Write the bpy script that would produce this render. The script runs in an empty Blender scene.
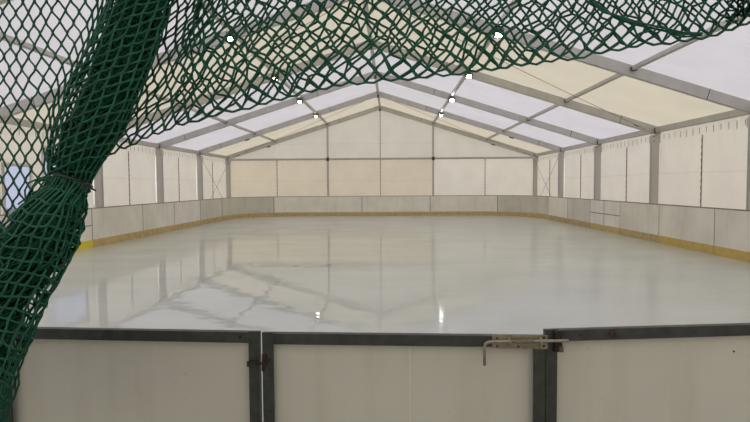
import bpy, bmesh, math, random
from mathutils import Vector as V, Matrix
random.seed(7)
sc = bpy.context.scene
C = sc.collection

# ------------------------------------------------------------------ camera
F_PX = 528.9; YAW, PITCH, ROLL = .0301, .0481, -.0063
CAM = V((.6525, 0, 1.69))
FW = V((-math.sin(YAW)*math.cos(PITCH), math.cos(YAW)*math.cos(PITCH), -math.sin(PITCH)))
R0 = V((math.cos(YAW), math.sin(YAW), 0)); U0 = R0.cross(FW)
EX = R0*math.cos(ROLL) + U0*math.sin(ROLL)
EY = U0*math.cos(ROLL) - R0*math.sin(ROLL)
cd = bpy.data.cameras.new('camera'); co = bpy.data.objects.new('camera', cd); C.objects.link(co)
m = Matrix((EX, EY, -FW)).transposed().to_4x4(); m.translation = CAM
co.matrix_world = m
cd.sensor_width = 36; cd.lens = F_PX/750*36; cd.clip_start = .05; cd.clip_end = 300
sc.camera = co

def ray(px, py): return FW + EX*((px-375)/F_PX) - EY*((py-211)/F_PX)
def at_y(px, py, y):
    d = ray(px, py); return CAM + d*((y-CAM.y)/d.y)
def at_z(px, py, z):
    d = ray(px, py); return CAM + d*((z-CAM.z)/d.z)
def at_x(px, py, x):
    d = ray(px, py); return CAM + d*((x-CAM.x)/d.x)

# ------------------------------------------------------------------ materials
def nm(name):
    mt = bpy.data.materials.new(name); mt.use_nodes = True
    nt = mt.node_tree; nt.nodes.clear()
    return mt, nt, nt.nodes.new('ShaderNodeOutputMaterial')
def nd(nt, t, **kw):
    n = nt.nodes.new(t)
    for k, v in kw.items():
        if k in n.inputs: n.inputs[k].default_value = v
        else: setattr(n, k, v)
    return n
def c4(c): return (c[0], c[1], c[2], 1)
def noise(nt, scale, vec=None, detail=4, rough=.55, stretch=None):
    g = nd(nt, 'ShaderNodeNewGeometry')
    mp = nd(nt, 'ShaderNodeMapping')
    if stretch: mp.inputs['Scale'].default_value = stretch
    nt.links.new(g.outputs['Position'], mp.inputs['Vector'])
    n = nd(nt, 'ShaderNodeTexNoise', Scale=scale, Detail=detail, Roughness=rough)
    nt.links.new(mp.outputs['Vector'], n.inputs['Vector'])
    return n.outputs['Fac']
def ramp(nt, fac, p0, c0, p1, c1):
    r = nd(nt, 'ShaderNodeValToRGB')
    r.color_ramp.elements[0].position = p0; r.color_ramp.elements[0].color = c4(c0)
    r.color_ramp.elements[1].position = p1; r.color_ramp.elements[1].color = c4(c1)
    nt.links.new(fac, r.inputs['Fac']); return r.outputs['Color']
def mul(c, k): return tuple(x*k for x in c)

def solid(name, col, rough=.5, metal=0, spread=.12, scale=6, bump=0, bscale=60, spec=.5, stretch=None, col2=None):
    mt, nt, out = nm(name)
    b = nd(nt, 'ShaderNodeBsdfPrincipled', Roughness=rough, Metallic=metal)
    b.inputs['Specular IOR Level'].default_value = spec
    f = noise(nt, scale, stretch=stretch)
    cc = ramp(nt, f, .3, mul(col, 1-spread) if col2 is None else col2, .7, mul(col, 1+spread) if col2 is None else col)
    nt.links.new(cc, b.inputs['Base Color'])
    if bump:
        bp = nd(nt, 'ShaderNodeBump', Strength=bump, Distance=.01)
        nt.links.new(noise(nt, bscale), bp.inputs['Height']); nt.links.new(bp.outputs[0], b.inputs['Normal'])
    nt.links.new(b.outputs[0], out.inputs[0]); return mt

def fabric(name, trans, refl, seam=None, wr=.25, seamcol=(.6,.5,.38)):
    """coated PVC tarpaulin: lets daylight through, scatters room light"""
    mt, nt, out = nm(name)
    n1 = noise(nt, .9, detail=5); n2 = noise(nt, 5, detail=3, stretch=(1, 1, .35))
    t = nd(nt, 'ShaderNodeBsdfTranslucent'); d = nd(nt, 'ShaderNodeBsdfDiffuse')
    tc = ramp(nt, n1, .3, mul(trans, .95), .7, mul(trans, 1.04))
    dc = ramp(nt, n1, .3, mul(refl, .96), .7, mul(refl, 1.03))
    if seam:
        g = nd(nt, 'ShaderNodeNewGeometry'); sx = nd(nt, 'ShaderNodeSeparateXYZ'); nt.links.new(g.outputs['Position'], sx.inputs[0])
        wob = nd(nt, 'ShaderNodeMath', operation='MULTIPLY_ADD'); nt.links.new(noise(nt, .5), wob.inputs[0]); wob.inputs[1].default_value = .12; nt.links.new(sx.outputs['Z'], wob.inputs[2])
        sb = nd(nt, 'ShaderNodeMath', operation='SUBTRACT'); nt.links.new(wob.outputs[0], sb.inputs[0]); sb.inputs[1].default_value = seam+.06
        ab = nd(nt, 'ShaderNodeMath', operation='ABSOLUTE'); nt.links.new(sb.outputs[0], ab.inputs[0])
        lt = nd(nt, 'ShaderNodeMapRange'); nt.links.new(ab.outputs[0], lt.inputs[0])
        lt.inputs[1].default_value = .015; lt.inputs[2].default_value = .035; lt.inputs[3].default_value = .32; lt.inputs[4].default_value = 0
        def mx(c):
            x = nd(nt, 'ShaderNodeMix', data_type='RGBA', blend_type='MULTIPLY')
            nt.links.new(lt.outputs[0], x.inputs['Factor']); nt.links.new(c, x.inputs['A']); x.inputs['B'].default_value = c4((.86,.78,.66)); return x.outputs['Result']
        tc, dc = mx(tc), mx(dc)
    nt.links.new(tc, t.inputs[0]); nt.links.new(dc, d.inputs[0])
    bp = nd(nt, 'ShaderNodeBump', Strength=wr, Distance=.05); nt.links.new(n2, bp.inputs['Height'])
    nt.links.new(bp.outputs[0], d.inputs['Normal']); nt.links.new(bp.outputs[0], t.inputs['Normal'])
    a = nd(nt, 'ShaderNodeAddShader'); nt.links.new(t.outputs[0], a.inputs[0]); nt.links.new(d.outputs[0], a.inputs[1])
    nt.links.new(a.outputs[0], out.inputs[0]); return mt

M = {}
M['roof_white'] = fabric('white roof tarpaulin', (.352,.338,.365), (.40,.39,.39), wr=.1)
M['roof_cream'] = fabric('cream roof tarpaulin', (.345,.315,.255), (.40,.37,.31), wr=.1)
M['wall_white'] = fabric('white wall tarpaulin', (.39,.365,.325), (.47,.445,.395), seam=2.03)
M['wall_cream'] = fabric('cream wall tarpaulin', (.355,.318,.255), (.46,.42,.345), seam=2.0)
M['gable_white'] = fabric('white gable tarpaulin', (.335,.32,.285), (.44,.43,.395), seam=4.35)
M['gable_lower'] = fabric('white lower gable tarpaulin', (.39,.37,.33), (.47,.445,.395), seam=40)
M['alu'] = solid('dull aluminium', (.55,.54,.515), .45, .2, .07, 3, stretch=(1,1,.3))
M['alu_dark'] = solid('dark galvanised bracket', (.10,.095,.09), .5, .4)
M['cable'] = solid('steel cable', (.16,.15,.14), .5, .5)
M['dark_strip'] = solid('grey brown fold shadows', (.60,.55,.47), .8)  # paints the small fold shadows along the wall tops
M['lace'] = solid('brown lacing', (.27,.20,.15), .8)
M['steel'] = solid('dark galvanised steel', (.060,.066,.060), .5, .35, .28, 22, stretch=(1,1,1))
M['steel_brown'] = solid('brownish steel', (.11,.09,.075), .6, .2, .3, 14)
M['rust'] = solid('rusty steel', (.05,.028,.017), .8, .1, .5, 60)
M['strike'] = solid('dark rusty strike', (.035,.024,.016), .7, .2, .4, 60)
M['zinc'] = solid('yellowed zinc latch', (.31,.27,.175), .45, .35, .25, 40)
M['latch_rod'] = solid('worn latch rod', (.34,.32,.255), .4, .45, .2, 40)
M['dark'] = solid('dark hole', (.01,.01,.01), .8)
M['concrete'] = solid('grey ground', (.30,.29,.27), .9, 0, .2, 2, .3, 30)
M['edge'] = solid('board top edge', (.30,.26,.20), .7, 0, .2, 5)
M['seam'] = solid('dark board joint', (.12,.11,.10), .8)
M['lamp_body'] = solid('lamp housing', (.05,.05,.05), .5, .3)
M['tie'] = solid('black cable tie', (.006,.006,.007), .4)
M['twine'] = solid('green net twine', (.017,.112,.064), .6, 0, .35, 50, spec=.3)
M['twine_shaded'] = solid('green net twine with painted shade', (.010,.078,.044), .7, 0, .35, 50, spec=.2)  # same twine in a darker colour, painting the shade inside the bundle

def board_mat(name, col, stain=.18):
    mt, nt, out = nm(name)
    b = nd(nt, 'ShaderNodeBsdfPrincipled', Roughness=.5); b.inputs['Specular IOR Level'].default_value = .3
    a = ramp(nt, noise(nt, 1.1, detail=6), .3, mul(col, 1-stain), .68, mul(col, 1.06))
    s = ramp(nt, noise(nt, 5, detail=5, stretch=(1, 1, .12)), .32, (.92,.90,.87), .5, (1,1,1))
    x = nd(nt, 'ShaderNodeMix', data_type='RGBA', blend_type='MULTIPLY'); x.inputs['Factor'].default_value = .8
    nt.links.new(a, x.inputs['A']); nt.links.new(s, x.inputs['B'])
    s2 = ramp(nt, noise(nt, 38, detail=2), .24, (.6,.55,.48), .30, (1,1,1))
    x2 = nd(nt, 'ShaderNodeMix', data_type='RGBA', blend_type='MULTIPLY'); x2.inputs['Factor'].default_value = .22
    nt.links.new(x.outputs['Result'], x2.inputs['A']); nt.links.new(s2, x2.inputs['B'])
    nt.links.new(x2.outputs['Result'], b.inputs['Base Color']); nt.links.new(b.outputs[0], out.inputs[0]); return mt
BOARD = [board_mat('grey white rink board', (.82,.785,.70), .1), board_mat('greyer rink board', (.72,.685,.60), .12),
         board_mat('pale rink board', (.86,.835,.77), .08), board_mat('dull far board', (.69,.655,.55), .12), board_mat('dull far pale board', (.88,.845,.73), .08)]
GATEP = board_mat('scuffed gate panel', (.665,.66,.575), .05)
KICK = {'ochre': solid('ochre kick strip', (.57,.425,.185), .5, 0, .18, 6), 'yellow': solid('bright yellow kick strip', (.80,.68,.04), .45, 0, .08, 6),
        'amber': solid('amber kick strip', (.60,.43,.13), .5, 0, .12, 6), 'dull': solid('faded ochre kick strip', (.50,.385,.19), .55, 0, .2, 6)}

def ice_mat():
    mt, nt, out = nm('wet ice')
    b = nd(nt, 'ShaderNodeBsdfPrincipled', IOR=1.33)
    col = ramp(nt, noise(nt, .35, detail=6, stretch=(1, 2.2, 1)), .32, (.54,.57,.515), .68, (.615,.64,.585))
    nt.links.new(col, b.inputs['Base Color'])
    # meltwater film: smoother ice around a patch left of the middle
    g = nd(nt, 'ShaderNodeNewGeometry'); mp = nd(nt, 'ShaderNodeMapping'); mp.inputs['Location'].default_value = (1.3, -3.4, 0); mp.inputs['Scale'].default_value = (.85, .34, 1)
    nt.links.new(g.outputs['Position'], mp.inputs['Vector'])
    ln = nd(nt, 'ShaderNodeVectorMath', operation='LENGTH'); nt.links.new(mp.outputs[0], ln.inputs[0])
    ad = nd(nt, 'ShaderNodeMath', operation='MULTIPLY_ADD'); nt.links.new(noise(nt, .5, detail=5), ad.inputs[0]); ad.inputs[1].default_value = 4; nt.links.new(ln.outputs['Value'], ad.inputs[2])
    rr = nd(nt, 'ShaderNodeMapRange'); nt.links.new(ad.outputs[0], rr.inputs[0])
    rr.inputs[1].default_value = 3.2; rr.inputs[2].default_value = 6.6; rr.inputs[3].default_value = .004; rr.inputs[4].default_value = .2
    nt.links.new(rr.outputs[0], b.inputs['Roughness'])
    bp = nd(nt, 'ShaderNodeBump', Strength=.17, Distance=.02)
    nt.links.new(noise(nt, 1.5, detail=2.4, stretch=(.8, 1.3, 1)), bp.inputs['Height'])
    nt.links.new(bp.outputs[0], b.inputs['Normal'])
    nt.links.new(b.outputs[0], out.inputs[0]); return mt
M['ice'] = ice_mat()
def emit(name, col, s):
    mt, nt, out = nm(name); e = nd(nt, 'ShaderNodeEmission', Strength=s); e.inputs[0].default_value = c4(col)
    nt.links.new(e.outputs[0], out.inputs[0]); return mt
M['lens_warm'] = emit('warm lit lamp lens', (1,.86,.62), 22)
M['lens_cool'] = emit('cool lit lamp lens', (.86,1,.97), 42)
def clear():
    mt, nt, out = nm('clear window film')
    t = nd(nt, 'ShaderNodeBsdfTransparent'); t.inputs[0].default_value = (.80,.83,.95,1)
    d = nd(nt, 'ShaderNodeBsdfTranslucent'); d.inputs[0].default_value = (.45,.47,.54,1)
    g = nd(nt, 'ShaderNodeBsdfGlossy', Roughness=.1)
    x = nd(nt, 'ShaderNodeMixShader'); x.inputs[0].default_value = .4; nt.links.new(t.outputs[0], x.inputs[1]); nt.links.new(d.outputs[0], x.inputs[2])
    y = nd(nt, 'ShaderNodeMixShader'); y.inputs[0].default_value = .05; nt.links.new(x.outputs[0], y.inputs[1]); nt.links.new(g.outputs[0], y.inputs[2])
    nt.links.new(y.outputs[0], out.inputs[0]); return mt
M['film'] = clear()

# ------------------------------------------------------------------ mesh helpers
class MB:
    def __init__(s): s.v = []; s.f = []
    def prism(s, a, b, wx, hz, up=V((0,0,1))):
        """rectangular bar from a to b; wx = width across, hz = height along up"""
        a, b = V(a), V(b); d = (b-a).normalized()
        x = d.cross(up).normalized(); z = x.cross(d).normalized()
        n = len(s.v)
        for p in (a, b):
            for sx, sz in ((-1,-1),(1,-1),(1,1),(-1,1)): s.v.append(p + x*(sx*wx/2) + z*(sz*hz/2))
        for k in range(4): s.f.append((n+k, n+(k+1)%4, n+4+(k+1)%4, n+4+k))
        s.f += [(n+3,n+2,n+1,n), (n+4,n+5,n+6,n+7)]; return s
    def box(s, x0, x1, y0, y1, z0, z1):
        return s.prism(((x0+x1)/2, y0, (z0+z1)/2), ((x0+x1)/2, y1, (z0+z1)/2), abs(x1-x0), abs(z1-z0))
    def obox(s, o, t, n, s0, s1, d0, d1, z0, z1):
        """box in the axes of a standing panel: s along t, d along n, z up"""
        k = len(s.v)
        for z in (z0, z1):
            for a, b in ((s0,d0),(s1,d0),(s1,d1),(s0,d1)):
                p = o + t*a + n*b; s.v.append(V((p.x, p.y, z)))
        s.f += [(k+3,k+2,k+1,k), (k+4,k+5,k+6,k+7)] + [(k+q, k+(q+1)%4, k+4+(q+1)%4, k+4+q) for q in range(4)]; return s
    def tube(s, pts, r, n=6, cap=True):
        pts = [V(p) for p in pts]; base = len(s.v); prev = None
        for i, p in enumerate(pts):
            d = (pts[min(i+1, len(pts)-1)] - pts[max(i-1, 0)])
            if d.length < 1e-9: d = V((0,0,1))
            d.normalize()
            if prev is None:
                u = V((0,0,1)) if abs(d.z) < .9 else V((1,0,0))
            else: u = prev
            x = (u - d*u.dot(d)).normalized(); y = d.cross(x); prev = x
            rr = r[i] if isinstance(r, (list, tuple)) else r
            for k in range(n):
                a = 2*math.pi*k/n; s.v.append(p + x*(math.cos(a)*rr) + y*(math.sin(a)*rr))
        for i in range(len(pts)-1):
            for k in range(n):
                a = base+i*n+k; b = base+i*n+(k+1)%n; s.f.append((a, b, b+n, a+n))
        if cap:
            s.f.append(tuple(base+k for k in reversed(range(n)))); e = base+(len(pts)-1)*n; s.f.append(tuple(e+k for k in range(n)))
        return s
    def strip(s, pts, off, z0, z1):
        """standing wall along a plan polyline, thickened to its left by off"""
        k = len(s.v); n = len(pts); P = [V((p[0], p[1], 0)) for p in pts]
        for i in range(n):
            d = (P[min(i+1, n-1)] - P[max(i-1, 0)]).normalized(); nr = V((-d.y, d.x, 0))
            for o in (off[0], off[1]):
                q = P[i] + nr*o
                s.v += [V((q.x, q.y, z0)), V((q.x, q.y, z1))]
        for i in range(n-1):
            a = k+i*4; b = a+4
            s.f += [(a, b, b+1, a+1), (a+3, b+3, b+2, a+2), (a+1, b+1, b+3, a+3), (a+2, b+2, b, a)]
        s.f += [(k, k+1, k+3, k+2), (k+(n-1)*4+2, k+(n-1)*4+3, k+(n-1)*4+1, k+(n-1)*4)]; return s
    def grid(s, fn, nu, nv):
        k = len(s.v)
        for j in range(nv+1):
            for i in range(nu+1): s.v.append(V(fn(i/nu, j/nv)))
        for j in range(nv):
            for i in range(nu):
                a = k+j*(nu+1)+i; s.f.append((a, a+1, a+nu+2, a+nu+1))
        return s

def origin_of(verts):
    xs = [v.x for v in verts]; ys = [v.y for v in verts]; zs = [v.z for v in verts]
    return V(((min(xs)+max(xs))/2, (min(ys)+max(ys))/2, min(zs)))
def wloc(o):
    p = V(o.location)
    while o.parent: o = o.parent; p += o.location
    return p
def obj(name, mb, mat, parent=None, smooth=False, loc=None):
    o0 = wloc(parent) if parent else V((0,0,0))
    lo = V(loc) if loc is not None else origin_of(mb.v)
    me = bpy.data.meshes.new(name)
    me.from_pydata([tuple(v-lo) for v in mb.v], [], mb.f); me.update()
    if smooth:
        for p in me.polygons: p.use_smooth = True
    me.materials.append(mat)
    o = bpy.data.objects.new(name, me); C.objects.link(o); o.location = lo - o0
    if parent: o.parent = parent
    return o
def tag(o, label=None, cat=None, group=None, kind=None):
    if label: o['label'] = label
    if cat: o['category'] = cat
    if group: o['group'] = group
    if kind: o['kind'] = kind
    return o
def thing(name, loc, label, cat, group=None):
    o = bpy.data.objects.new(name, None); C.objects.link(o); o.location = loc; o.empty_display_size = .1
    return tag(o, label, cat, group)
def struct(name, label, loc=(0,0,0)):
    o = bpy.data.objects.new(name, None); C.objects.link(o); o.location = loc; o.empty_display_size = .1
    return tag(o, label, 'structure', None, 'structure')

# ------------------------------------------------------------------ tent dimensions
D0 = 13.506; BAY = 5.0
def fy(i): return D0 + BAY*i
EAVE, RIDGE, HW, WALLX = 3.585, 6.743, 10.0, 9.9
def roof_z(x): return RIDGE + (EAVE-RIDGE)*abs(x)/HW
YF = fy(-3); YB = fy(4)

# ground
tag(obj('floor', MB().box(-30, 30, -14, 60, -.35, -.05), M['concrete']), 'grey ground under the tent and around the ice', 'floor', None, 'structure')

# ------------------------------------------------------------------ roof skin
BAYMAT = {-3:'roof_white', -2:'roof_white', -1:'roof_white', 0:'roof_cream', 1:'roof_white', 2:'roof_white', 3:'roof_cream'}
ceil = struct('ceiling', 'white and cream tarpaulin tent roof', (0, fy(0), EAVE))
for i in range(-3, 4):
    for sd in (-1, 1):
        def fn(u, v, i=i, sd=sd):
            x = sd*u*HW; y = fy(i)+v*(BAY+(.25 if i == 3 else 0))
            sag = .05*abs(math.sin(u*3*math.pi))*math.sin(v*math.pi)
            return (x, y, roof_z(x)+.02-sag)
        o = obj('roof_panel', MB().grid(fn, 30, 10), M[BAYMAT[i]], ceil, True)
        if BAYMAT[i] == 'roof_cream': o['label'] = 'cream roof panel'

# ------------------------------------------------------------------ side walls
def curtain_wall(name, label, sd, i0, i1, wins=()):
    w = struct(name, label, (sd*WALLX, fy(i0), -.05))
    for i in range(i0, i1):
        y0, y1 = fy(i), fy(i+1)
        ym = (y0+y1)/2
        holes = [h for h in wins if h[0] == i]
        ph = random.random()*6
        def fn(u, v, a=y0, b=y1, ph=ph):
            y = a+(b-a+(.2 if b > YB-.1 else 0))*u; z = -.05 + (EAVE-.12+.05)*v
            top = math.exp(-(1-v)*9)
            off = .075*top*(1-abs(math.sin(y*math.pi/.34)))**2 + .012*math.sin(y*2.1+ph)*math.sin(v*3)
            return (sd*(WALLX-off), y, z)
        mb = MB(); nu, nv = 90, 24
        mb.grid(fn, nu, nv)
        if holes:
            keep = []
            for f in mb.f:
                c = sum((mb.v[k] for k in f), V((0,0,0)))/4
                if any(h[1] < c.y < h[2] and h[3] < c.z < h[4] for h in holes): continue
                keep.append(f)
            mb.f = keep
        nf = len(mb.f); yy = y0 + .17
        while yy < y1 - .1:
            L_ = random.uniform(.03, .10); mb.box(sd*(WALLX-.10), sd*(WALLX-.085), yy-.009, yy+.009, EAVE-.36-L_, EAVE-.24); yy += .34  # thin strips added as fold shadows below the eave rail
        to = obj('tarpaulin', mb, M['wall_white'], w, True); to.data.materials.append(M['dark_strip'])
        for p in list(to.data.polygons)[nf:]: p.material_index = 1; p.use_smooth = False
        sm = MB()
        z = .1
        while z < EAVE-.55:
            sm.box(sd*(WALLX-.055), sd*(WALLX-.025), ym-.010, ym+.010, z, z+.14); z += .2
        sm.box(sd*(WALLX-.045), sd*(WALLX-.02), ym-.006, ym+.006, 0, EAVE-.45)
        obj('lacing', sm, M['lace'], w)
    return w
# clear film windows of the left wall: (bay, y0, y1, z0, z1)
def yl(px): return at_x(px, 180, -WALLX).y
WINS = [(0, yl(4), yl(29), 1.05, 2.25), (0, yl(44), yl(82), .75, 2.75)]
WINS = [(0, *h[1:]) for h in WINS]
curtain_wall('wall_left', 'white tarpaulin side wall on the left', -1, -3, 4, WINS)
curtain_wall('wall_right', 'white tarpaulin side wall on the right', 1, -3, 4)
for n, h in enumerate(WINS):
    _, a, b, z0, z1 = h
    # snap to the cells of the curtain grid
    st = BAY/90; g0 = fy(0); zs = (EAVE-.12+.05)/24
    a2 = g0 + math.floor((a-g0)/st)*st - .03; b2 = g0 + math.ceil((b-g0)/st)*st + .03
    c2 = -.05 + math.floor((z0+.05)/zs)*zs - .04; d2 = -.05 + math.ceil((z1+.05)/zs)*zs + .04
    X = -WALLX+.02
    wn = struct('window_%d' % (n+1), ['smaller clear film window in the left tent wall', 'tall clear film window in the left tent wall'][n], (X, (a2+b2)/2, c2))
    obj('window_pane', MB().box(X-.006, X, a2, b2, c2, d2), M['film'], wn)
    fr = MB()
    for (p, q, r_, s_) in ((a2-.05, b2+.05, c2-.05, c2+.02), (a2-.05, b2+.05, d2-.02, d2+.05), (a2-.05, a2+.02, c2+.02, d2-.02), (b2-.02, b2+.05, c2+.02, d2-.02)):
        fr.box(X+.001, X+.018, p, q, r_, s_)
    obj('window_frame', fr, M['wall_white'], wn)

# gable walls
gb = struct('wall_back', 'white tarpaulin gable wall at the far end', (0, YB+.16, -.05))
BEAM_Z = 3.38
def gpanel(parent, x0, x1, z0, ztop, mat, y, ph=0):
    def fn(u, v):
        x = x0+(x1-x0)*u; zt = ztop(x); z = z0+(zt-z0)*v
        off = .02*math.exp(-(1-v)*8)*abs(math.sin(x*math.pi/.3)) + .015*math.sin(x*1.7+ph)*math.sin(v*3.1)
        return (x, y-off, z)
    return obj('tarpaulin', MB().grid(fn, 36, 16), mat, parent, True)
xs = [-9.93, -6.6, -3.33, 0, 3.33, 6.6, 9.93]
for k in range(6):
    gpanel(gb, xs[k], xs[k+1], -.05, lambda x: BEAM_Z, M['gable_lower'] if k > 3 else M['wall_cream'], YB+.16, k)
    gpanel(gb, xs[k], xs[k+1], BEAM_Z, roof_z, M['gable_white'], YB+.16, k*2)
for x in (-6.6, 0, 6.6):
    lm = MB(); z = .3; zt = BEAM_Z-.2 if x else RIDGE-.5
    while z < zt: lm.box(x-.02, x+.02, YB+.10, YB+.13, z, z+.15); z += .22
    lm.box(x-.01, x+.01, YB+.11, YB+.13, 0, zt+.1)
    obj('lacing', lm, M['lace'], gb)
gf = struct('wall_front', 'white tarpaulin gable wall behind the viewer', (0, YF-.1, -.05))
for k in range(6): gpanel(gf, xs[k], xs[k+1], -.05, roof_z, M['wall_white'], YF-.1, k)

# ------------------------------------------------------------------ portal frames
FN = {-1:'grey portal frame nearest the viewer, mostly above the green net', 0:'grey portal frame at the near end of the nearer cream roof bay',
      1:'grey portal frame at the far end of the nearer cream roof bay', 2:'grey portal frame between the two neighbouring white roof bays',
      3:'grey portal frame where the farthest cream roof bay begins', 4:'grey portal frame standing against the far gable wall'}
PIN, POUT = 9.58, 9.83; PW = .12; RD = .26
for i in range(-1, 5):
    y = fy(i)
    t = thing('portal_frame', (0, y, -.05), FN[i], 'tent frame', 'portal frames of the tent')
    for sd in (-1, 1):
        p = MB().box(sd*PIN, sd*POUT, y-PW/2, y+PW/2, -.05, EAVE-.22)
        p.box(sd*(PIN-.012), sd*PIN, y-PW/2+.02, y-.015, 0, EAVE-.3); p.box(sd*(PIN-.012), sd*PIN, y+.015, y+PW/2-.02, 0, EAVE-.3)
        p.box(sd*(PIN+.04), sd*(POUT-.04), y-PW/2-.008, y-PW/2, 0, EAVE-.3)
        obj('post', p, M['alu'], t)
        obj('base_plate', MB().box(sd*(PIN-.1), sd*(POUT+.05), y-.16, y+.16, -.05, -.03), M['alu_dark'], t)
        # rafter under the skin
        sl = V((sd*HW, 0, EAVE-RIDGE)).normalized(); nr = V((0,1,0)).cross(sl)
        if nr.z < 0: nr = -nr
        a = V((0, y, RIDGE)) - nr*(RD/2+.015) + sl*.03; b = V((sd*HW, y, EAVE)) - nr*(RD/2+.015) - sl*.06
        r = MB().prism(a, b, PW, RD, nr)
        r.prism(a - nr*(RD/2+.006) , b - nr*(RD/2+.006) - sl*.3, PW*.5, .012, nr)
        ra = obj('rafter', r, M['alu'], t)
        L = (b-a).length
        for fr in (.26, .86): q = a + sl*(L*fr); obj('splice', MB().prism(q, q+sl*.02, PW+.006, RD+.004, nr), M['alu_dark'], ra)
        hb = MB().box(sd*(PIN-.03), sd*(POUT+.03), y-PW/2-.012, y+PW/2+.012, EAVE-.5, EAVE-.26)
        eb = obj('eave_bracket', hb, M['alu'], t)
        for dz in (-.46, -.3): obj('bolt', MB().box(sd*(PIN+.05), sd*(PIN+.08), y-PW/2-.03, y-PW/2-.01, EAVE+dz, EAVE+dz+.03), M['alu_dark'], eb)
        if i > 2:
            q = a + sl*(L*.72) - nr*(RD/2+.03); obj('clamp', MB().prism(q-sl*.12, q+sl*.12, .08, .05, nr), M['alu_dark'], t)
    kb = MB().box(-.22, .22, y-PW/2-.014, y+PW/2+.014, RIDGE-.36, RIDGE-.17)
    obj('ridge_bracket', kb, M['alu'], t)
    kd = MB().box(-.05, .05, y-PW/2-.03, y-PW/2-.013, RIDGE-.38, RIDGE-.23)
    obj('ridge_bolt', kd, M['alu_dark'], t)

# gable columns and beam
for x, w in ((-3.33, 'left'), (3.33, 'right')):
    t = thing('gable_column', (x, YB, -.05), 'slim grey gable column standing in the far wall, %s of the centre seam' % w, 'column', 'columns of the far gable')
    obj('post', MB().box(x-.055, x+.055, YB-.02, YB+.09, -.05, roof_z(x)-.28), M['alu'], t)
    obj('beam_clamp', MB().box(x-.085, x+.085, YB-.05, YB-.02, BEAM_Z-.12, BEAM_Z+.1), M['alu_dark'], t)
t = tag(obj('gable_beam', MB().box(-PIN+.02, PIN-.02, YB+.0, YB+.10, BEAM_Z-.06, BEAM_Z+.06).box(-PIN+.02, PIN-.02, YB-.012, YB, BEAM_Z-.02, BEAM_Z+.02), M['alu']),
        'long grey horizontal beam crossing the far gable wall', 'beam')

# purlins: one thing per bay, run and side
BN = {-1:'in the nearest white roof bay', 0:'in the nearer cream roof bay', 1:'in the white bay behind the nearer cream bay',
      2:'in the white bay before the far cream bay', 3:'in the far cream bay by the gable'}
for i in range(-1, 4):
    y0, y1 = fy(i)+.076, fy(i+1)-.076
    for sd, sn in ((-1, 'left'), (1, 'right')):
        for fr, run, w, h in ((1/3, 'upper', .12, .09), (2/3, 'lower', .12, .09), (.972, 'eave', .15, .17)):
            x = sd*HW*fr; z = roof_z(x) - .09 - (.06 if run == 'eave' else 0)
            mb = MB().prism((x, y0, z), (x, y1, z), w, h)
            mb.prism((x, y0, z-h/2-.008), (x, y1, z-h/2-.008), w*.4, .016)
            nm_ = 'roof_purlin' if run != 'eave' else 'eave_rail'
            lab = ('grey %s %s purlin ' % (sn, run) if run != 'eave' else 'grey %s eave rail ' % sn) + BN[i]
            o = tag(obj(nm_, mb, M['alu'], None), lab, 'purlin' if run != 'eave' else 'rail', 'roof purlins' if run != 'eave' else 'eave rails')
            for yy in (y0+.02, y1-.07): obj('purlin_clamp', MB().box(x-w/2-.012, x+w/2+.012, yy, yy+.05, z-h/2-.025, z+h/2-.02), M['alu_dark'], o)
    mb = MB().prism((0, y0, RIDGE-.15), (0, y1, RIDGE-.15), .12, .12)
    tag(obj('ridge_purlin', mb, M['alu']), 'grey ridge purlin along the roof peak ' + BN[i], 'purlin', 'ridge purlins')

# bracing cables (roof and wall crosses of the two braced bays)
def cable(a, b, lab, r=.008):
    a, b = V(a), V(b)
    pts = [a.lerp(b, k/8) + V((0,0,-.05*math.sin(math.pi*k/8))) for k in range(9)]
    o = tag(obj('bracing_cable', MB().tube(pts, r, 6), M['cable'], None, True), lab, 'cable', 'bracing cables')
    d = (b-a).normalized()
    obj('turnbuckle', MB().tube([a+d*.35+V((0,0,-.02)), a+d*.38+V((0,0,-.02)), a+d*.57+V((0,0,-.025)), a+d*.6+V((0,0,-.025))], [.006,.022,.022,.006], 6), M['cable'], o)
for i, nmb in ((0, 'nearer cream bay'), (3, 'far cream bay')):
    ya, yb = fy(i)+.08, fy(i+1)-.08
    for sd, sn in ((-1, 'left'), (1, 'right')):
        xe, xr = sd*9.35, sd*.35
        ze, zr = roof_z(xe)-.24, roof_z(xr)-.24
        cable((xe, yb, ze), (xr, ya, zr), 'thin slanting cable under the %s roof slope of the %s' % (sn, nmb))
ya, yb = fy(3)+.08, fy(4)-.08
for sd, sn in ((-1, 'left'), (1, 'right')):
    x = sd*9.66
    cable((x, ya, .15), (x, yb, 3.2), 'thin wall cable by the far %s corner, rising towards the gable' % sn)
    cable((x-sd*.04, yb, .15), (x-sd*.04, ya, 3.2), 'thin wall cable by the far %s corner, falling towards the gable' % sn)

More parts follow.
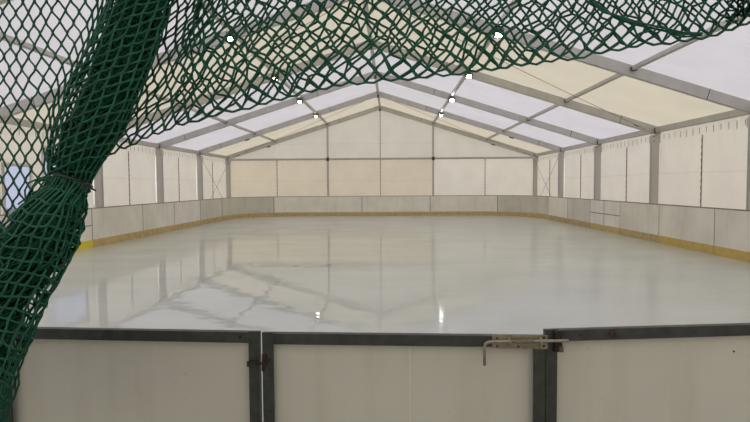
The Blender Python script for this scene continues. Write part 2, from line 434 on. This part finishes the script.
# ------------------------------------------------------------------ floodlights
LN = {0:'nearest of its row, seen through the green net', 1:'second of its row from the front', 2:'third of its row from the front', 3:'farthest of its row, before the gable'}
for i in range(0, 4):
    for sd, sn in ((-1, 'left'), (1, 'right')):
        x = sd*HW/3; y = fy(i)-.12; z = roof_z(x)-.25
        t = thing('floodlight', (x, y, z-.12), 'small lit floodlight, %s roof slope, %s' % (sn, LN[i]), 'lamp', 'roof floodlights')
        tl = V((0, -.8, -.6)).normalized()
        c = V((x, y, z-.02))
        obj('housing', MB().prism(c - tl*.005, c + tl*.07, .24, .17, V((0,-.6,.8))), M['lamp_body'], t)
        w_ = .14 if sd < 0 else .155
        obj('lens', MB().prism(c + tl*.07, c + tl*.076, w_, w_*.7, V((0,-.6,.8))), M['lens_warm' if sd < 0 else 'lens_cool'], t)
        br = MB().prism((x-.13, y, z-.03), (x-.13, y, z+.12), .012, .03, V((0,1,0))).prism((x+.13, y, z-.03), (x+.13, y, z+.12), .012, .03, V((0,1,0))).prism((x-.13, y, z+.12), (x+.13, y, z+.12), .03, .012)
        obj('bracket', br, M['alu_dark'], t)

# ------------------------------------------------------------------ ice
TOP = 1.115
pL0 = at_z(-1, 328.0, TOP); pL1 = at_z(258.8, 332.5, TOP)
pM0 = at_z(262, 333.4, TOP); pM1 = at_z(545.6, 336.5, TOP)
pR0 = at_y(546.2, 330.6, pM1.y); TR = pR0.z; pR1 = at_z(800, 323.3, TR)
RX, LX, FY_, NY, RAD = 8.31, -7.73, 29.5, 2.02, 3.0
def arc(cx, cy, r, a0, a1, n=10): return [(cx+r*math.cos(a0+(a1-a0)*k/n), cy+r*math.sin(a0+(a1-a0)*k/n)) for k in range(n+1)]
ol = arc(RX-RAD, FY_-RAD, RAD-.01, 0, math.pi/2, 16) + arc(LX+RAD, FY_-RAD, RAD-.01, math.pi/2, math.pi, 16) + [(LX+.01, NY+2.6), (LX+2.2, NY+.7), (pL0.x-.1, pL0.y+.05)] + [(p.x, p.y+.05) for p in (pL0, pL1, pM1, pR1)] + [(RX-2.2, NY+.9), (RX-.01, NY+2.8)]
ic = MB(); n = len(ol)
ic.v = [V((x, y, 0)) for x, y in ol] + [V((x, y, -.05)) for x, y in ol]
ic.f = [tuple(range(n)), tuple(range(2*n-1, n-1, -1))] + [(k+n, (k+1) % n+n, (k+1) % n, k) for k in range(n)]
tag(obj('ice_sheet', ic, M['ice']), 'wet glossy pale grey ice sheet filling the rink', 'ice')

# ------------------------------------------------------------------ rink boards
BH, KH = 1.115, .215
def rink_board(pts, label, mat, kick, split=None, vsplit=None):
    """pts: plan polyline, ice on its right-hand side; the board is thickened to its left"""
    # small joint between neighbours
    P = [V((p[0], p[1], 0)) for p in pts]
    P[0] = P[0] + (P[1]-P[0]).normalized()*.006; P[-1] = P[-1] + (P[-2]-P[-1]).normalized()*.006
    pts = [(p.x, p.y) for p in P]
    mid = P[len(P)//2]
    t = thing('rink_board', (mid.x, mid.y, -.05), label, 'rink board', 'boards around the ice')
    pm = MB()
    if split:
        pm.strip(pts, (.002, .04), KH, split-.012); pm.strip(pts, (.002, .04), split+.012, BH-.03)
    else: pm.strip(pts, (.002, .04), KH, BH-.03)
    pl = obj('panel', pm, mat, t)
    obj('kick_plate', MB().strip(pts, (-.006, .04), -.05, KH), KICK[kick], t)
    obj('top_edge', MB().strip(pts, (0, .05), BH-.03, BH), M['edge'], t)
    jm = MB(); a, b = P[0], P[1]; d = (b-a).normalized(); nr = V((-d.y, d.x, 0))
    jw = .010 if mid.y < 24 else .022
    jm.obox(a - d*.006, d, nr, -.002, jw, -.003, .05, KH, BH-.03)
    obj('joint', jm, M['seam'], t)
    if split: obj('door_gap', MB().strip(pts, (.012, .04), split-.014, split+.014), M['seam'], t)
    if vsplit:
        q = P[0].lerp(P[-1], vsplit); vm = MB().obox(q, d, nr, -.012, .012, -.002, .02, KH, BH-.03)
        obj('door_gap', vm, M['seam'], t)
    return t
# right side, walked towards the camera reversed so that the ice lies to the right: from far to near the left-hand normal points outward
def yr(px): return at_x(px, 240, RX).y
def yL(px): return at_x(px, 240, LX).y
rs = [26.0, yr(567), yr(589.7), yr(619.5), yr(658.5), yr(714), yr(714)-2.62, yr(714)-5.24]
rl = ['right side rink board beside the curved far right corner', 'right side rink board between the corner one and the small doors', 'pair of small doors with a level split in the right boards',
      'dull right side rink board next to the small doors, on the near side', 'right side rink board with amber kick strip, second nearer than the doors', 'right side rink board cut off by the right edge of the photo', 'board on the right just outside the picture edge']
rl = ['rink board on the right, ' + s if not s.startswith(('pair','right','board','dull','scuffed','first','second')) else s for s in rl]
rm = [4, 1, 2, 0, 0, 0, 0]; rk = ['dull', 'dull', 'ochre', 'dull', 'amber', 'amber', 'amber']
for k in range(7):
    # walking from near to far along +y on the right side puts the outside on the right; so walk far to near
    rink_board([(RX, rs[k]), (RX, rs[k+1])], rl[k], BOARD[rm[k]], rk[k], .62 if k == 2 else None, .5 if k == 2 else None)
# right corner (walk from far board to the right side)
aR = math.acos((6.5-(RX-RAD))/RAD)
cR = [(RX-RAD+RAD*math.cos(aR*(1-k/12)), FY_-RAD+RAD*math.sin(aR*(1-k/12))) for k in range(13)] + [(RX, 26.0)]
rink_board(cR, 'curved rink board turning the far right corner', BOARD[3], 'ochre')
# far boards, walked left to right
aL = math.acos(((LX+RAD)-(-5.87))/RAD)
cL = [(LX, 26.0)] + [(LX+RAD-RAD*math.cos(aL*k/12), FY_-RAD+RAD*math.sin(aL*k/12)) for k in range(13)]
rink_board(cL, 'curved rink board turning the far left corner', BOARD[3], 'ochre')
def fpt(x):
    if x < LX+RAD: return (x, FY_-RAD+math.sqrt(max(0, RAD**2-(LX+RAD-x)**2)))
    if x > RX-RAD: return (x, FY_-RAD+math.sqrt(max(0, RAD**2-(x-RX+RAD)**2)))
    return (x, FY_)
fx = [-5.87, -.97, 2.83, 6.5]
for k, (lab, mt) in enumerate((('wide end rink board left of centre below the gable wall', 4), ('end rink board at the middle below the gable wall', 4), ('end rink board right of centre below the gable wall', 4))):
    pts = [fpt(fx[k]+(fx[k+1]-fx[k])*q/10) for q in range(11)]
    rink_board(pts, lab, BOARD[mt], 'ochre')
# left side, near to far
ls = [yL(92.6)-5.3, yL(92.6)-2.7, yL(92.6), yL(143.5), yL(175), yL(201), 26.0]
ll = ['board hidden behind the net in the left boards', 'left gate board with a level split and bright yellow kick strip', 'left rink board right next to the bright yellow kick strip',
      'left rink board, second beyond the bright yellow kick strip', 'left rink board, third beyond the bright yellow kick strip', 'left rink board beside the curved far left corner']
lmn = [2, 2, 0, 0, 0, 1]; lk = ['yellow', 'yellow', 'ochre', 'ochre', 'ochre', 'ochre']
for k in range(6):
    rink_board([(LX, ls[k]), (LX, ls[k+1])], ll[k], BOARD[lmn[k]], lk[k], .62 if k == 1 else None)

# ------------------------------------------------------------------ near gate and boards (seen from outside the ice)
FT = .04          # depth of the steel frame
def gate_axes(p0, p1):
    a = V((p0.x, p0.y, 0)); b = V((p1.x, p1.y, 0)); t = (b-a); L = t.length; t.normalize(); nrm = V((t.y, -t.x, 0))  # towards the viewer
    return a, t, nrm, L
def gate(p0, p1, top, label, name='rink_gate', rail=.043, stile=.044, left=True, right=True, cat='gate', stilemat='steel', seam=None):
    a, t, nrm, L = gate_axes(p0, p1)
    c = a + t*(L/2)
    g = thing(name, (c.x, c.y, -.05), label, cat, 'steel framed boards at the entrance')
    # nrm points to the viewer; front face lies in the plane d = 0
    obj('panel', MB().obox(a, t, nrm, .004, L-.004, -FT, -FT+.012, 0, top-.004), GATEP, g)
    tr = MB().obox(a, t, nrm, 0, L, -.004, 0, top-rail, top).obox(a, t, nrm, 0, L, -FT+.012, -.004, top-.004, top)
    obj('top_rail', tr, M['steel'], g)
    obj('bottom_rail', MB().obox(a, t, nrm, 0, L, -.004, 0, -.03, .02).obox(a, t, nrm, 0, L, -FT+.012, -.004, -.03, -.025), M['steel'], g)
    st = []
    if left: st.append((0, stile))
    if right: st.append((L-stile, L))
    for s0, s1 in st:
        sm = MB().obox(a, t, nrm, s0, s1, -.006, .002, -.05, top+(.004 if right and left else 0))
        e = s0 if s0 == 0 else s1-.004
        sm.obox(a, t, nrm, e, e+.004, -FT+.012, -.006, -.05, top-.004)
        so = obj('stile', sm, M[stilemat], g)
    if seam:
        obj('panel_joint', MB().obox(a, t, nrm, seam*L-.0012, seam*L+.0012, -FT+.012, -FT+.0135, .02, top-rail), BOARD[2], g)
    return g, a, t, nrm, L
def bolt_head(g, a, t, nrm, s, z, r=.006, mat='steel', name='rivet'):
    p = a + t*s; p.z = z
    return obj(name, MB().tube([p, p+nrm*.003, p+nrm*.005], [r, r, r*.5], 10), M[mat], g)
def onface(px, py, a, nrm):     # point of the photo ray on the standing plane of a gate
    d = ray(px, py); k = (a-CAM).dot(nrm)/d.dot(nrm); return CAM + d*k

gL, a, t, nL, L = gate(pL0, pL1, TOP, 'grey-white framed board left of the middle gate, partly behind the green bundle', 'rink_gate', left=True, stile=.042)
# hinge pin on the left board, latching into a rusty socket on the middle gate
def facebox(g, a, t, nrm, x0, x1, y0, y1, d0, d1, mat, name, lab=None):
    p = onface(x0, y1, a, nrm); q = onface(x1, y0, a, nrm)
    o = obj(name, MB().obox(a, t, nrm, (p-a).dot(t), (q-a).dot(t), d0, d1, p.z, q.z), mat, g)
    if lab: o['label'] = lab
    return o
def facetube(g, a, t, nrm, pts, r, mat, name, d=.02, n=10):
    P = [onface(x, y, a+nrm*d, nrm) for x, y in pts]
    return obj(name, MB().tube(P, r, n), mat, g, True)
p = onface(240, 337, a, nL); bolt_head(gL, a, t, nL, (p-a).dot(t), p.z, .005, 'dark', 'bolt')
hg = facebox(gL, a, t, nL, 247.5, 257.5, 361.2, 366, .003, .010, M['steel'], 'hinge')
facetube(hg, a, t, nL, [(248.5, 362.8), (265.5, 363.6)], .0048, M['rust'], 'hinge_pin', .013)
gM, a, t, nM, L = gate(pM0, pM1, TOP, 'middle rink gate with a sliding bolt latch at its upper right corner', seam=(412-262)/(545.6-262))
bl = onface(266.5, 362, a, nM)
def blob(px, py, r, dz=1.3):
    p = onface(px, py, a, nM); mb = MB(); cnt = 14
    ring = []
    for k in range(cnt):
        q = 2*math.pi*k/cnt; rr = r*(.75+.3*math.sin(k*2.3)+.15*math.sin(k*5.1))
        ring.append(p + t*(math.cos(q)*rr*.9) + V((0,0,1))*(math.sin(q)*rr*dz))
    mb.v = [v + nM*.0025 for v in ring] + [v + nM*.0035 for v in ring]; mb.f = [tuple(range(cnt-1, -1, -1)), tuple(range(cnt, 2*cnt))] + [(k, (k+1) % cnt, (k+1) % cnt+cnt, k+cnt) for k in range(cnt)]
    return mb
obj('hinge_plate', blob(266.8, 360.5, .021, 1.35), M['rust'], gM)['label'] = 'rusty hinge plate'
facetube(gM, a, t, nM, [(263.2, 354), (263.2, 371)], .006, M['rust'], 'hinge_barrel', .008)
for x, y, r in ((265.4, 399, .003), (270.8, 411, .003), (251, 344, .0025)):
    if x < 262: continue
    p = onface(x, y, a, nM); bolt_head(gM, a, t, nM, (p-a).dot(t), p.z, r, 'dark')
# sliding bolt latch
lt = facebox(gM, a, t, nM, 492, 547.2, 334.6, 347.8, .003, .008, M['zinc'], 'latch', 'yellowish metal latch plate')
facetube(lt, a, t, nM, [(484.6, 365.2), (484.4, 348), (485.4, 343.8), (488.6, 342), (494, 341.7), (520, 341.4), (545, 341.0), (568.6, 340.6)], .0058, M['latch_rod'], 'latch_rod', .022, 12)
sp = [];  p0 = onface(509.5, 341.3, a+nM*.022, nM); p1 = onface(535, 341.1, a+nM*.022, nM)
ax = (p1-p0); Ls = ax.length; ax.normalize()
for k in range(11*10+1):
    q = 2*math.pi*k/10; sp.append(p0 + ax*(Ls*k/110) + V((0,0,1))*(.0088*math.cos(q)) + nM*(.0088*math.sin(q)))
obj('spring', MB().tube(sp, .0018, 5), M['zinc'], lt, True)
for x in (508.4, 539.2):
    P = []
    for k in range(9):
        q = math.pi*k/8; c0 = onface(x, 341.3, a, nM)
        P.append(c0 + V((0,0,1))*(.0165*math.cos(q)) + nM*(.008+.026*math.sin(q)))
    obj('loop', MB().tube(P, .0042, 8), M['zinc'], lt, True)
for x, y in ((496.8, 337.6), (496.8, 345.6), (518, 345.9), (543.5, 337), (543.5, 345.3)):
    p = onface(x, y, a, nM)+nM*.008; obj('screw', MB().tube([p, p+nM*.002], [.0048, .004], 10), M['rust'], lt)
gR, a, t, nR, L = gate(pR0, pR1, TR, 'framed board right of the latch, cut off by the photo edge', left=True, right=True)
sk = facebox(gR, a, t, nR, 552.8, 560.4, 329.9, 350.6, .003, .018, M['strike'], 'strike_block', 'rusty strike block')
facebox(sk, a, t, nR, 556.5, 560.6, 344.5, 350.3, .018, .026, M['steel_brown'], 'strike_hook')
p = onface(552, 357.7, a, nR); bolt_head(gR, a, t, nR, (p-a).dot(t), p.z, .006, 'steel_brown', 'bolt')
p = onface(612.5, 333.8, a, nR)
bolt_head(gR, a, t, nR, (p-a).dot(t), p.z, .0155, 'rust', 'rusty_bolt'); 
p2 = p + nR*.005; bolt_head(gR, a, t, nR, (p2-a).dot(t), p2.z, .006, 'dark', 'bolt')
for x, y, m_ in ((580.4, 335, 'dark'), (739, 353.6, 'dark')):
    p = onface(x, y, a, nR); dd = 0 if y < 340 else -FT+.012
    bolt_head(gR, a+nR*dd, t, nR, (p-a).dot(t), p.z, .0035, m_, 'screw')
# post at the left end of the left board
a0 = V((pL0.x, pL0.y, 0))
pst = MB().obox(V((pL0.x, pL0.y, 0)), V((1,0,0)), V((0,-1,0)), -.055, -.004, -.03, .02, -.05, TOP+.01)
tag(obj('gate_post', pst, M['steel_brown']), 'brownish steel post behind the green net, at the left board', 'post')

exec_net = True
# ------------------------------------------------------------------ green net
TW = .0030
def node_tube(mb, A, B, r, sag=0, n=4, lens=0):
    if (A-B).length < 1e-4: return
    if lens:      # knotless twine: neighbours run together at the joints, then part
        d = B-A; vz = V((0,0,d.z)); hz = d-vz; q = V((random.uniform(-1,1), random.uniform(-1,1), random.uniform(-1,1)))*.0009
        mb.tube([A] + [A + vz*f + hz*(f+(g-f)*lens) + q*h for f, g, h in ((.14,.03,0),(.30,.17,1),(.5,.5,0),(.70,.83,-1),(.86,.97,0))] + [B], [r*1.15, r*1.1, r, r, r, r*1.1, r*1.15], n, False); return
    mid = A.lerp(B, .5) + V((0,0,-sag)) + V((random.uniform(-1,1), random.uniform(-1,1), random.uniform(-1,1)))*(.0012)
    mb.tube([A, mid, B], [r*1.25, r, r*1.25], n, False)
def net_grid(mb, fn, nu, nv, r, jit=0, closed=False, keep=None, sag=0, lens=0):
    """diamond mesh: rows j, nodes shifted by half a cell on odd rows; fn(u, v) -> point"""
    N = {}
    def node(i, j):
        if closed: i = i % nu
        k = (i, j)
        if k not in N:
            p = fn(i + (.5 if j % 2 else 0), j*.5)
            if p is None: N[k] = None
            else: N[k] = V(p) + V((random.gauss(0,1), random.gauss(0,1), random.gauss(0,1)))*jit
        return N[k]
    for j in range(nv):
        for i in range(nu):
            A = node(i, j)
            if A is None: continue
            nb = ((i, j+1), (i-1, j+1)) if j % 2 == 0 else ((i+1, j+1), (i, j+1))
            for b in nb:
                if not closed and not 0 <= b[0] < nu: continue
                B = node(*b)
                if B is not None: node_tube(mb, A, B, r, sag, 4, lens)
    return N
net = thing('safety_net', at_y(60, 420, 1.62), 'green knotted safety net, tied in a bundle at left and swagged across the top', 'net')
def lerp_tab(tab, q):
    if q <= tab[0][0]: return tab[0][1]
    for (a, b), (c, d) in zip(tab, tab[1:]):
        if q <= c: return b+(d-b)*(q-a)/(c-a)
    return tab[-1][1]
# flat curtain at the left: stretched upright diamonds, closing up towards the bundle
edge_x = [(-140, 158), (-40, 124), (0, 110), (50, 94), (107, 64), (150, 58), (180, 60), (215, 50), (260, 38), (300, 28), (340, 14), (430, -6)]
def fcur(u, v):
    y = -134 + v*22.4
    x0 = -155.2 + u*12.8 + (y-100)*.03
    xe = lerp_tab(edge_x, y)
    if x0 > xe-16: x0 = xe-16 + (x0-(xe-16))*.45
    if x0 > xe+16: return None
    d = 1.66 + .012*math.sin(x0*.12) + .01*math.sin(y*.06)
    x0 += 1.2*math.sin(y*.05+u); y += 1.5*math.sin(x0*.08)
    return at_y(x0, y, d)
mb = MB(); net_grid(mb, fcur, 28, 52, TW*1.16, .0012, lens=.45)
obj('net_curtain', mb, M['twine'], net, True)

def net_square(mb, fn, nu, nv, r, jit):
    """square mesh wrapped round a bundle: strands along u (round it) and v (down it)"""
    N = {}
    def node(i, j):
        k = (i % nu, j)
        if k not in N: N[k] = V(fn(k[0], j)) + V((random.gauss(0,1), random.gauss(0,1), random.gauss(0,1)))*jit
        return N[k]
    for j in range(nv+1):
        for i in range(nu):
            A = node(i, j)
            node_tube(mb, A, node(i+1, j), r, .0022)
            if j < nv: node_tube(mb, A, node(i, j+1), r, 0)
    return N
# the bundle: nested crumpled tubes along a bent centre line
UP = [(-134, 188, 33), (-40, 154, 34), (0, 139, 32), (30, 127, 34), (60, 116, 35), (90, 104, 37), (110, 97, 38), (130, 91, 35), (150, 83, 30), (162, 79, 26), (172, 75, 20), (180, 73, 17.5), (185, 71.5, 18)]
UPD = [(y, c + (5.5 if y < 150 else 1), w*(.86 if y < 150 else 1)) for y, c, w in UP]
LOW = [(180, 73.5, 17.5), (188, 69, 19), (200, 59, 26), (212, 50, 33), (225, 43, 37), (245, 33, 41), (265, 24, 42), (290, 8, 46), (312, -6, 47), (335, -15, 50), (360, -29, 51), (390, -43, 56), (440, -66, 62), (500, -92, 66)]
DEEP = [(180, 73.5, 17.5), (188, 70, 18), (200, 61, 24), (212, 53, 30), (225, 44, 36), (245, 30, 44), (265, 16, 50), (285, 0, 46), (300, -14, 44), (320, -26, 46), (345, -38, 48), (390, -60, 56)]
def bundle(mb, tab, dep, cell_u, cell_v, fac, jit, r, tilt, twist=0, ph=None, diamond=False):
    ys = [q[0] for q in tab]; y0, y1 = ys[0], ys[-1]
    cx = [(q[0], q[1]) for q in tab]; hw = [(q[0], q[2]) for q in tab]
    mw = max(q[2] for q in tab if q[0] < 340)
    nu = max(5, int(round(2*math.pi*mw*fac/cell_u))); nv = int((y1-y0)/cell_v)
    ph = random.random()*6 if ph is None else ph; tp = random.random()*6
    def fn(u, v):
        y = y0 + v*cell_v; th = 2*math.pi*u/nu + twist*(y-y0)/100 + ph
        w = lerp_tab(hw, y)*fac
        w *= 1 + .06*math.sin(3*th+tp+y*.03) + .04*math.sin(5*th-y*.05)
        D = dep + .75*w*math.sin(th)*dep/F_PX
        k = min(1, max(0, (y1-y)/25), max(.0, (y-y0)/25)) if y1 > 179 else 1
        yy = y + (tilt*k + .33*(1-k))*w*math.cos(th)
        return at_y(lerp_tab(cx, yy) + w*math.cos(th), yy + 2.5*math.sin(th*2+tp)*k, D)
    if diamond: net_grid(mb, fn, nu, nv*2, r, jit, True)
    else: net_square(mb, fn, nu, nv, r, jit)
mb = MB(); bundle(mb, UP, 1.50, 12.5, 10.2, 1.0, .0016, TW*1.05, -.42)
o1 = obj('net_bundle', mb, M['twine'], net, True); o1['label'] = 'bunched roll of net above the black tie'
mb = MB()
for f in (.88, .80, .71, .62, .53, .44, .34, .24, .14): bundle(mb, UPD, 1.51, 10.5, 11, f, .005, TW*.95, random.uniform(-.6,.1), random.uniform(-1, 1), None, True)
obj('folded_layers', mb, M['twine_shaded'], o1, True)
mb = MB(); bundle(mb, LOW, 1.48, 13.5, 11.5, 1.0, .0030, TW*1.12, .22)
o2 = obj('net_bundle', mb, M['twine'], net, True); o2['label'] = 'loose tail of net below the black tie'
mb = MB()
for f in (.90, .82, .73, .62, .50, .38, .26, .15): bundle(mb, DEEP, 1.49, 11.5, 13, f, .006, TW, random.uniform(-.3,.3), random.uniform(-1, 1), None, True)
obj('folded_layers', mb, M['twine_shaded'], o2, True)
# loose loops beside the tie
mb = MB()
for k in range(11):
    y0 = 178+k*.6; bx = random.uniform(24, 46); by = random.uniform(186, 200); ex = random.uniform(12, 36); ey = by+random.uniform(14, 24); D_ = random.uniform(1.47, 1.56)
    mb.tube([at_y(58, y0, 1.5), at_y(.5*(58+bx)-1, y0-random.uniform(1,5), D_), at_y(bx+3, by-6, D_), at_y(bx-1, by+2, D_), at_y(.5*(bx+ex), ey-5, D_), at_y(ex, ey, D_)], TW*.9, 5)
for k in range(9):
    x, y = random.uniform(24, 44), random.uniform(190, 206)
    mb.tube([at_y(x, y, 1.5), at_y(x+6, y-random.uniform(1,4), 1.49), at_y(x+13, y+1, 1.5)], TW*.9, 5)
obj('loose_loops', mb, M['twine'], net, True)
mb = MB()
for k in range(5):
    x = 80+random.uniform(-1, 3.5)
    mb.tube([at_y(x-1, 182, 1.49), at_y(x+1.5, 190, 1.47), at_y(x+2.2, 200, 1.47), at_y(x+1, 208, 1.48), at_y(x-1, 204, 1.49)], TW*.9, 5)
obj('loose_loops', mb, M['twine'], net, True)

# swag across the top: the net folded double over the opening
EDGE = [(80, 170), (100, 157.5), (111, 153), (148, 137), (167, 129), (193, 120), (231, 109), (260, 104), (274, 98.5), (294, 94), (314, 89), (342, 84), (368, 81), (393, 79), (431, 75), (464, 71),
        (502, 66), (542, 61), (570, 58), (593, 54), (617, 48), (636, 44), (672, 41), (691, 39), (710, 34), (725, 31), (750, 21), (790, 2), (840, -22)]
LFT = [(-134, 206), (-60, 180), (0, 160), (50, 146), (107, 126), (150, 106), (175, 96)]
def swag(mb, dep, cw, ch, shear, jit, amp, s0=0, ph=0):
    def fn(u, v):
        s = 98 + (u*11.5 if u < 8 else 92 + (u-8)*cw); tt = v*ch
        e = lerp_tab(EDGE, s)
        k = min(1, max(0, (s-110)/150))
        lean = (.46 if not s0 else .30)*(1-k) + shear*k
        x = s + lean*tt + 3*math.sin(tt*.07+s*.03+ph); y = e - tt + 3*math.sin(s*.06+ph*3)*min(1, tt/20)
        if tt == 0: y += 1.4*math.sin(u*2.4)
        if y < -134 or x < lerp_tab(LFT, y)-6 or s < s0: return None
        d = dep + amp*math.sin(s*.021+ph) + .02*math.sin(tt*.06+s*.01)
        if tt > 0: x += random.gauss(0, jit); y += random.gauss(0, jit)
        return at_y(x, y, d)
    return net_grid(mb, fn, int(640/cw)+9, int(300/ch*2), TW*1.12, .0005, lens=.4)
for dep, cw, ch, sh, jit, amp, s0, ph, lab in ((1.57, 16.2, 18.2, .12, 1.3, .015, 0, 0, 'front layer of the net swag'), (1.60, 16.2, 18.0, -.07, 1.7, .02, 168, .5, 'rear layer of the net swag')):
    mb = MB(); N = swag(mb, dep, cw, ch, sh, jit, amp, s0, ph)
    row = [N.get((i, 0)) for i in range(70)]; row = [p for p in row if p is not None]
    for A, B in zip(row, row[1:]): mb.tube([A, A.lerp(B, .5)+V((0,0,-.007)), B], TW*1.1, 5)
    o3 = obj('net_swag', mb, M['twine'], net, True); o3['label'] = lab
# gathered cord-like fold at the right
mb = MB()
for k in range(3):
    o_ = k*2.6-3
    P = [(582+o_, -14), (594+o_, 2), (606+o_*.8, 12), (622, 19+o_*.7), (640, 25+o_*.6), (662, 30+o_*.6), (684, 35+o_*.5), (702, 37+o_*.4-3)]
    mb.tube([at_y(x+random.uniform(-.8,.8), y+random.uniform(-.8,.8), 1.56+.008*k) for x, y in P], TW*1.0, 5)
for k in range(60):
    x, y = random.uniform(728, 772), random.uniform(-22, 16)
    if y > 20-(x-728)*.45: continue
    mb.tube([at_y(x, y, 1.57), at_y(x+random.uniform(-9,9), y+random.uniform(2,8), 1.55), at_y(x+random.uniform(-12,12), y+random.uniform(-8,6), 1.6)], TW, 5)
obj('gathered_fold', mb, M['twine'], net, True)

# cord from which the whole net hangs, above the picture
hr = [at_y(-175, -137, 1.66), at_y(60, -134, 1.63), at_y(300, -131, 1.6), at_y(560, -131, 1.59), at_y(860, -134, 1.6)]
obj('head_rope', MB().tube(hr, .006, 8), M['twine'], net, True)
# black cable tie around the neck of the bundle
tp = []
cx_, cy_, D_ = 73.0, 180.5, 1.488
for k in range(29):
    q = 2*math.pi*k/28
    tp.append(at_y(cx_ + 19.3*math.cos(q), cy_ + 6.2*math.cos(q) + 1.5*math.sin(q), D_ + .062*math.sin(q)))
tie = thing('cable_tie', tp[0], 'black plastic cable tie cinched around the green net bundle', 'cable tie')
obj('dark_strip', MB().tube(tp, .0034, 6, False), M['tie'], tie, True)
q0 = at_y(84, 184.6, D_-.058)
obj('head', MB().box(q0.x-.005, q0.x+.005, q0.y-.004, q0.y+.005, q0.z-.0045, q0.z+.0045), M['tie'], tie)
obj('tail', MB().tube([q0, at_y(89, 187.3, D_-.062), at_y(95.8, 190.6, D_-.07)], [.0032, .003, .0024], 6), M['tie'], tie, True)

# ------------------------------------------------------------------ overcast daylight
w = bpy.data.worlds.new('overcast sky'); sc.world = w; w.use_nodes = True
bg = w.node_tree.nodes['Background']; bg.inputs[0].default_value = (1.0, .995, 1.0, 1); bg.inputs[1].default_value = 1.25
vs = sc.view_settings
vs.view_transform = 'Standard'; vs.look = 'None'; vs.exposure = 0.22; vs.gamma = 1; vs.use_curve_mapping = False
sc.cycles.max_bounces = 10; sc.cycles.diffuse_bounces = 6; sc.cycles.transparent_max_bounces = 8
